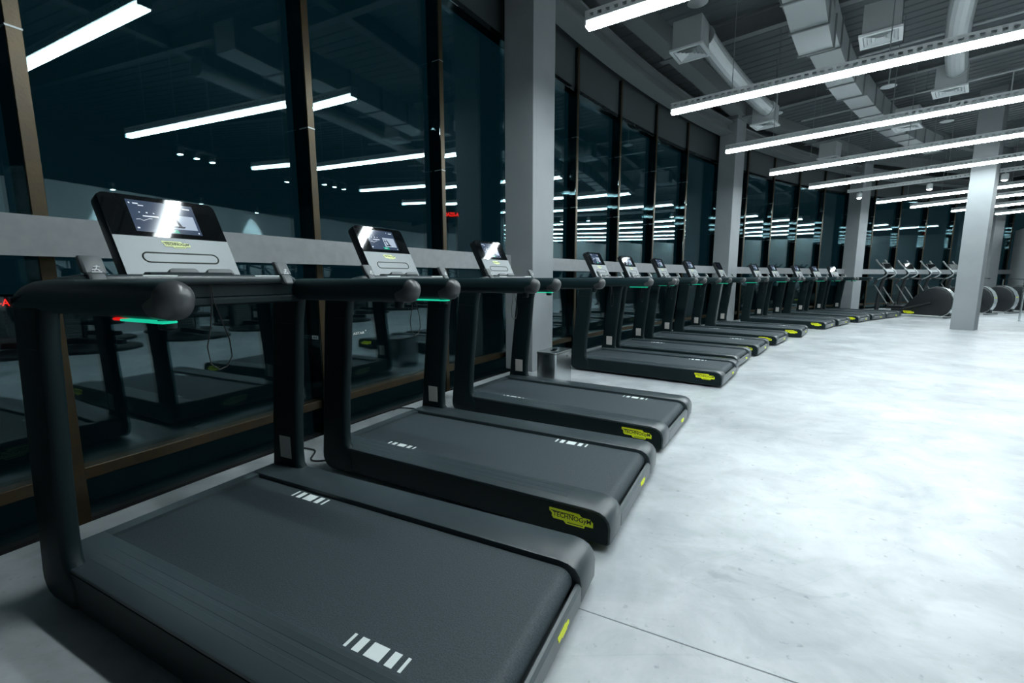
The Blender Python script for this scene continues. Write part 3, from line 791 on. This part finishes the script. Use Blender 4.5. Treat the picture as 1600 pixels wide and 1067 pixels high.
# power cords on the floor
def cord(name, pts, r, label):
    b = MB(); P = []
    pts = [Vector(p) for p in pts]
    for i in range(len(pts) - 1):
        p0, p1, p2, p3 = pts[max(i - 1, 0)], pts[i], pts[i + 1], pts[min(i + 2, len(pts) - 1)]
        for k in range(6):
            t = k / 6
            P.append(0.5 * ((2 * p1) + (p2 - p0) * t + (2 * p0 - 5 * p1 + 4 * p2 - p3) * t * t + (3 * p1 - p0 - 3 * p2 + p3) * t ** 3))
    P.append(pts[-1])
    org = P[0].copy(); org.z = 0
    b.tube([p - org for p in P], r, 6)
    o = b.build(name, M['cable']); o.location = org
    return tag(o, label, 'cable', 'power cords')
cord('power_cord', [W(0.40, 0.60, 0.006), W(0.50, 0.54, 0.006), W(0.525, 0.46, 0.006), W(0.515, 0.385, 0.006), W(0.41, 0.29, 0.006), W(0.43, 0.21, 0.006), W(0.55, 0.15, 0.006)], 0.0055, 'black power cord kinked on the floor in front of the second treadmill')
cord('power_cord', [W(1.46, 0.60, 0.006), W(1.53, 0.60, 0.006), W(1.57, 0.52, 0.006), W(1.6, 0.40, 0.006), W(1.75, 0.25, 0.006)], 0.0055, 'short black power cord on the floor in front of the third treadmill')

# ------------------------------------------------------------------ steel bin
bn = empty('waste_bin', 3.10, -0.15)
def rrect(hx, hy, r, n=4):
    out = []
    for cx, cy, a0 in ((hx - r, hy - r, 0), (-hx + r, hy - r, PI / 2), (-hx + r, -hy + r, PI), (hx - r, -hy + r, 1.5 * PI)):
        for k in range(n + 1): a = a0 + k / n * PI / 2; out.append((cx + r * math.cos(a), cy + r * math.sin(a)))
    return out
def zprism(mb, outline, z0, z1):
    n = len(outline); vs = [(x, y, z0) for x, y in outline] + [(x, y, z1) for x, y in outline]
    mb.add(vs, [tuple(range(n - 1, -1, -1)), tuple(range(n, 2 * n))] + [(i, (i + 1) % n, n + (i + 1) % n, n + i) for i in range(n)])
b = MB(); zprism(b, rrect(0.115, 0.205, 0.035), 0.0, 0.352); body = b.build('body', M['steel'], bn, 40)
b = MB(); zprism(b, rrect(0.118, 0.208, 0.036), 0.352, 0.359); b.build('seal', M['ink'], bn, 40)
b = MB(); zprism(b, rrect(0.116, 0.206, 0.035), 0.359, 0.372); lid = b.build('lid', M['steel'], bn, 40)
b = MB(); zprism(b, rrect(0.035, 0.05, 0.02), 0.372, 0.378); b.build('sensor', M['conglass'], lid, 40)
b = MB(); b.box(0.1151, 0.1156, 0.055, 0.10, 0.30, 0.306); b.box(0.1151, 0.1156, 0.060, 0.072, 0.306, 0.318); b.box(0.1151, 0.1156, 0.084, 0.094, 0.306, 0.313); b.build('maker_mark', M['ink'], body, 0)
tag(bn, 'stainless steel waste bin with flat lid at the foot of the near column', 'bin')

# ------------------------------------------------------------------ ellipticals
def make_elliptical():
    r = empty('elliptical_trainer', 0, 0)
    b = MB(); b.rbox(0.55, 2.5, -0.06, 0.06, 0.05, 0.13, 0.01); b.build('base_beam', M['machine'], r, 30)
    for x in (0.58, 2.48):
        b = MB(); b.rbox(x - 0.05, x + 0.06, -0.31, 0.31, 0.0, 0.05, 0.012); b.build('stabiliser', M['machine'] if x < 1 else M['tabgrey'], r, 30)
    hp = [(1.42, .06), (2.36, .06), (2.46, .12), (2.52, .25), (2.545, .40), (2.53, .54), (2.47, .68), (2.37, .78), (2.24, .84), (2.08, .85), (1.92, .79), (1.74, .64), (1.56, .42), (1.44, .22)]
    b = MB(); b.pillow(hp, -0.13, 0.13, 0.03, 3); hs = b.build('flywheel_housing', M['machine'], r, 40)
    arc = [(2.31, .045), (2.38, .05), (2.475, .11), (2.54, .25), (2.565, .40), (2.55, .545), (2.485, .695), (2.38, .80), (2.25, .862), (2.08, .872)]
    inner = [(x - 0.045 * (1 if x > 2.12 else 0.2), z - (0.02 if z > .6 else 0.0)) for x, z in arc]
    b = MB(); b.prism(arc + inner[::-1], -0.105, 0.105); b.build('silver_rim', M['steel'], hs, 40)
    logo(hs, (1.46, -0.131, .075), XA, ZA, -YA, 1.3, 'yellow', True)
    logo(hs, (2.562, -0.04, .50), YA, ZA, XA, 0.45, 'yellow', False)
    b = MB(); b.tube([(0.72, 0, 0.10), (0.74, 0, 0.6), (0.82, 0, 1.05), (0.90, 0, 1.34)], [0.06, 0.055, 0.045, 0.035], 10); b.build('mast', M['machine'], r)
    T = lambda x, y, z: (0.96 - (z - 1.30) * 0.50 + x, y, z)
    b = MB(); b.rbox(-0.03, 0.03, -0.24, 0.24, 1.28, 1.58, 0.012, T=T); cs = b.build('console', M['conbody'], r, 30)
    b = MB(); b.box(0.0305, 0.033, -0.225, 0.225, 1.40, 1.565, T=T); b.build('screen_glass', M['conglass'], cs, 0)
    b = MB(); b.box(0.0305, 0.033, -0.21, 0.21, 1.30, 1.385, T=T); b.build('silver_panel', M['silver'], cs, 0)
    for sg in (-1, 1):
        y = sg * 0.27
        b = MB(); b.tube([(0.70, y, 1.66), (0.80, y, 1.52), (0.98, y, 1.34), (1.03, y, 1.27), (1.0, y, 1.20), (0.90, y * .9, 1.13), (0.74, y * .7, 1.06)], 0.019, 8); arm = b.build('moving_handle', M['duct'], r)
        b = MB(); b.tube([(0.69, y, 1.675), (0.80, y, 1.525), (0.90, y, 1.425)], 0.024, 8); b.build('grip', M['tabgrey'], arm)
        b = MB(); b.tube([(0.74, y * .7, 1.08), (0.68, y * .75, 0.92)], 0.035, 8); b.build('pivot_arm', M['machine'], r)
        b = MB(); b.tube([(0.68, y * .75, 0.93), (1.12, y * .8, 0.26)], 0.017, 8); b.build('link_arm', M['tabgrey'], r)
        b = MB(); b.tube([(1.05, y * .8, 0.22), (1.55, y * .75, 0.24), (2.1, y * .6, 0.42)], 0.028, 8); pr = b.build('pedal_rail', M['machine'], r)
        b = MB(); b.rbox(1.12, 1.50, y * .8 - 0.075, y * .8 + 0.075, 0.265, 0.30, 0.01); b.box(1.10, 1.13, y * .8 - 0.07, y * .8 + 0.07, 0.27, 0.36); b.build('pedal', M['pad'], pr, 30)
        b = MB(); b.tube([(0.85, sg * 0.05, 1.12), (1.05, sg * 0.17, 1.10), (1.25, sg * 0.20, 1.08)], 0.016, 8); b.build('fixed_handle', M['machine'], r)
    return r
el = make_elliptical()
ES = [17.92, 19.3, 20.7, 22.05, 23.25]
ELAB = ['black elliptical trainer right beside the last treadmill, with a visible yellow logo', 'second elliptical trainer from the treadmills, half hidden by the freestanding column', 'third elliptical trainer, its round housing just right of the freestanding column', 'fourth elliptical trainer, its round housing near the railing post', 'fifth elliptical trainer at the right edge']
for i, s in enumerate(ES):
    o = el if i == 0 else copy_tree(el)
    o.location = W(s, 0, 0); o.rotation_euler = (0, 0, ang(s))
    tag(o, ELAB[i], 'elliptical', 'elliptical trainers beyond the treadmills')

# ------------------------------------------------------------------ railing at the right edge
def railing(t0, t1, d, ts, label):
    rl = bpy.data.objects.new('railing', None); COL.objects.link(rl); rl.empty_display_size = 0.1
    rl.location = onwall(t0, d); rl.rotation_euler = (0, 0, WROT + PI)       # local y runs along the partition
    for t in ts:
        y = t - t0
        b = MB(); b.tube([(0, y, 0), (0, y, 1.055)], 0.021, 10); po = b.build('post', M['chrome'], rl)
        b = MB(); b.lathe([(0.05, 0.0), (0.05, 0.008), (0.025, 0.014)], 14, 0, y); b.build('base_flange', M['chrome'], po)
    b = MB(); b.tube([(0, 0, 1.055), (0, t1 - t0, 1.055)], 0.023, 10); b.build('top_rail', M['chrome'], rl)
    tag(rl, label, 'railing')
railing(16.1, 20.0, 0.35, (16.6, 19.6), 'polished steel hand rail standing along the grey partition at the right edge')
railing(8.2, 10.65, 1.51, (8.4, 10.6), 'polished steel railing whose near post stands at the right edge')

# ------------------------------------------------------------------ wall washers and gym machines across the room (seen mirrored in the glass)
for i, t in enumerate((-2.9, -1.05, 0.85, 2.47)):
    d = empty('wall_washer', 0, 0); d.location = onwall(t, 0.20, 3.02); d.rotation_euler = (0, 0, WROT)
    b = MB(); b.lathe([(0.045, -0.06), (0.05, -0.05), (0.05, 0.08), (0.02, 0.10)], 12); b.build('can', M['machine'], d)
    b = MB(); b.tube([(0, 0, 0.09), (-0.26, 0, 0.09), (-0.26, 0, -0.02)], 0.012, 6); b.build('arm', M['machine'], d)
    b = MB(); b.lathe([(0.03, -0.066), (0.038, -0.060)], 12); b.build('lens', M['bulb'], d)
    sd = bpy.data.lights.new('washer_beam', 'SPOT'); sd.energy = 330; sd.color = LIGHT_COL; sd.spot_size = math.radians(66); sd.spot_blend = 0.6; sd.shadow_soft_size = 0.03
    so = bpy.data.objects.new('washer_beam', sd); COL.objects.link(so); so.parent = d; so.location = (0, 0, -0.08); so.rotation_euler = (0, math.radians(22), 0)
    tag(d, 'wall washer spotlight on the partition across the room, %s from the camera' % ('first', 'second', 'third', 'fourth')[i], 'spotlight', 'wall washers')

for i, t in enumerate((-5.2, -1.3, 1.1)):
    d = empty('spotlight_cluster', 0, 0); d.location = onwall(t, 2.9, 3.32); d.rotation_euler = (0, 0, WROT + PI)
    b = MB(); b.rbox(-0.03, 0.03, -0.42, 0.42, 0.10, 0.14, 0.006); b.build('bracket', M['machine'], d, 30)
    for y in (-0.33, 0.33):
        b = MB(); b.tube([(0, y, 0.13), (0, y, 1.65)], 0.006, 6); b.build('suspension_wire', M['wire'], d)
    for y in (-0.3, 0.0, 0.3):
        b = MB(); b.lathe([(0.045, -0.02), (0.05, -0.01), (0.05, 0.09), (0.02, 0.11)], 12, 0, y); hd = b.build('spot_head', M['machine'], d)
        b = MB(); b.lathe([(0.028, -0.034), (0.040, -0.022)], 12, 0, y); b.build('lens', M['bulb'], hd)
    sd = bpy.data.lights.new('cluster_beam', 'SPOT'); sd.energy = 110; sd.color = LIGHT_COL; sd.spot_size = math.radians(120); sd.spot_blend = 0.8; sd.shadow_soft_size = 0.12
    so = bpy.data.objects.new('cluster_beam', sd); COL.objects.link(so); so.parent = d; so.location = (0.06, 0, -0.06); so.rotation_euler = (0, math.radians(-62), 0)
    tag(d, 'row of three small spotlights aimed at the partition, %s from the camera' % ('first', 'second', 'third', 'fourth', 'fifth', 'sixth', 'seventh', 'eighth', 'ninth', 'tenth', 'eleventh', 'twelfth', 'thirteenth')[i], 'spotlight', 'spotlight clusters')

def make_machine():
    r = empty('strength_machine', 0, 0)
    b = MB(); b.lathe([(0.62, 0.0), (0.62, 0.04), (0.60, 0.05)], 28); b.build('base_plate', M['machine'], r)
    for y in (-0.28, 0.28):
        b = MB(); b.rbox(-0.55, -0.47, y - 0.03, y + 0.03, 0.04, 1.75, 0.008); b.build('tower_post', M['machine'], r, 30)
        b = MB(); b.tube([(-0.51, y * .6, 0.06), (-0.51, y * .6, 1.72)], 0.012, 8); b.build('guide_rod', M['chrome'], r)
    b = MB(); b.rbox(-0.57, -0.45, -0.33, 0.33, 1.72, 1.80, 0.01); b.build('tower_head', M['machine'], r, 30)
    for k in range(10):
        b = MB(); b.rbox(-0.58, -0.44, -0.20, 0.20, 0.10 + 0.05 * k, 0.145 + 0.05 * k, 0.004); b.build('weight_plate', M['tabgrey'], r, 20)
    b = MB(); b.rbox(-0.45, 0.55, -0.05, 0.05, 0.10, 0.18, 0.01); b.build('floor_beam', M['machine'], r, 30)
    b = MB(); b.rbox(0.0, 0.42, -0.19, 0.19, 0.42, 0.50, 0.025); b.build('seat', M['pad'], r, 40)
    b = MB(); b.tube([(0.2, 0, 0.15), (0.2, 0, 0.43)], 0.04, 8); b.build('seat_post', M['chrome'], r)
    b = MB(); b.pillow([(-0.10, .52), (-0.03, .52), (-0.12, 1.10), (-0.19, 1.10)], -0.17, 0.17, 0.02, 2); b.build('back_pad', M['pad'], r, 40)
    for y in (-0.36, 0.36):
        b = MB(); b.tube([(-0.45, y * .7, 1.45), (-0.05, y, 1.35), (0.28, y, 1.05), (0.42, y * .8, 1.0)], 0.022, 8); b.build('press_arm', M['chrome'], r)
    return r
mc = make_machine()
spots = [(-4.4, 2.2, 0.2), (-2.8, 2.15, -0.2), (-1.2, 2.25, 0.25), (0.4, 2.2, 0.0), (2.0, 2.2, -0.25), (-3.6, 0.75, 0.1), (-2.0, 0.75, -0.2), (-0.4, 0.75, 0.2), (1.2, 0.75, 0.0), (2.8, 0.75, -0.1), (4.6, 0.75, 0.2), (6.3, 0.75, 0.0), (8.0, 0.75, 0.1)]
MLAB = ['front row first', 'front row second', 'front row third', 'front row fourth', 'front row fifth', 'rear row first', 'rear row second', 'rear row third', 'rear row fourth', 'rear row fifth', 'rear row sixth', 'rear row seventh', 'rear row farthest']
for i, (t, d, dr) in enumerate(spots):
    q = mc if i == 0 else copy_tree(mc)
    q.location = onwall(t, d); q.rotation_euler = (0, 0, WROT + dr)
    tag(q, 'black strength machine mirrored in the glass, %s along the partition' % MLAB[i], 'gym machine', 'strength machines across the room')

# ------------------------------------------------------------------ outside and lettering on the glass
mb = MB(); mb.arc(S0 - 10, S1 + 10, 1.06, 60, -0.5, -0.25, 2.0)
struct(mb.build('ground', M['asphalt'], smooth=0), 'dark ground outside the windows')
def sign_at(p, width, h, body, label):
    # p: world point of the lettering's lower left corner; the sign faces the street corner where the hall stands
    e = bpy.data.objects.new('neon_sign', None); COL.objects.link(e); e.empty_display_size = 0.1
    e.location = p; e.rotation_euler = (0, 0, math.atan2(-p.y, -p.x))
    me = text_mesh(body, h / 0.7, width, 0.02, M['signred'])
    on_plane(me, (0, 0, 0), YA, ZA, XA, 0.0, 'letters', e)
    b = MB(); b.box(-0.10, -0.03, -0.05, width + 0.05, -0.05, h + 0.05); b.build('backing', M['facade'], e, 0)
    for y in (0.1, width - 0.1):
        b = MB(); b.tube([(-0.06, y, -p.z - 0.25), (-0.06, y, 0)], 0.03, 8); b.build('support_post', M['facade'], e)
    return tag(e, label, 'sign', 'red signs outside')
sign_at(W(11.60, 14, 4.05), 0.62, 0.17, 'BAZIS-A', 'glowing red BAZIS-A lettering seen through the glass')
_p = W(1.789, 14, 0.50); _q = Vector((-_p.x, -_p.y, 0)).normalized(); _q = Vector((-_q.y, _q.x, 0))
sign_at(_p - _q * 0.50, 0.66, 0.17, 'BAZIS-A', 'small piece of glowing red lettering at the left edge')
st = text_mesh('ASTAR', 0.03, 0.125, 0.0004, M['sticker'])
e = empty('glass_lettering', 1.35, GLASS_O - 0.02, 0.66)
on_plane(st, (0, 0, 0), YA, ZA, XA, 0.0, 'letters', e)
b = MB(); b.lathe([(0.006, 0.0), (0.006, 0.001)], 10); o_ = b.build('dot', M['sticker'], e); o_.rotation_euler = (0, PI / 2, 0); o_.location = (0, 0.14, 0.027)
tag(e, 'small white ASTAR lettering on the window between first and second treadmill', 'lettering')
e = empty('paper_tag', 1.018 - MW, 0.905, 0.687)
b = MB(); b.box(-0.036, 0.036, -0.002, 0.0005, -0.015, 0.015); b.build('label_paper', M['sticker'], e, 0)
b = MB()
for x in (-0.022, -0.006, 0.012): b.box(x, x + 0.008, -0.0024, 0.0, -0.006, 0.006)
b.build('print', M['ink'], e, 0)
tag(e, 'small white paper label stuck on the side of a bronze window post', 'label')
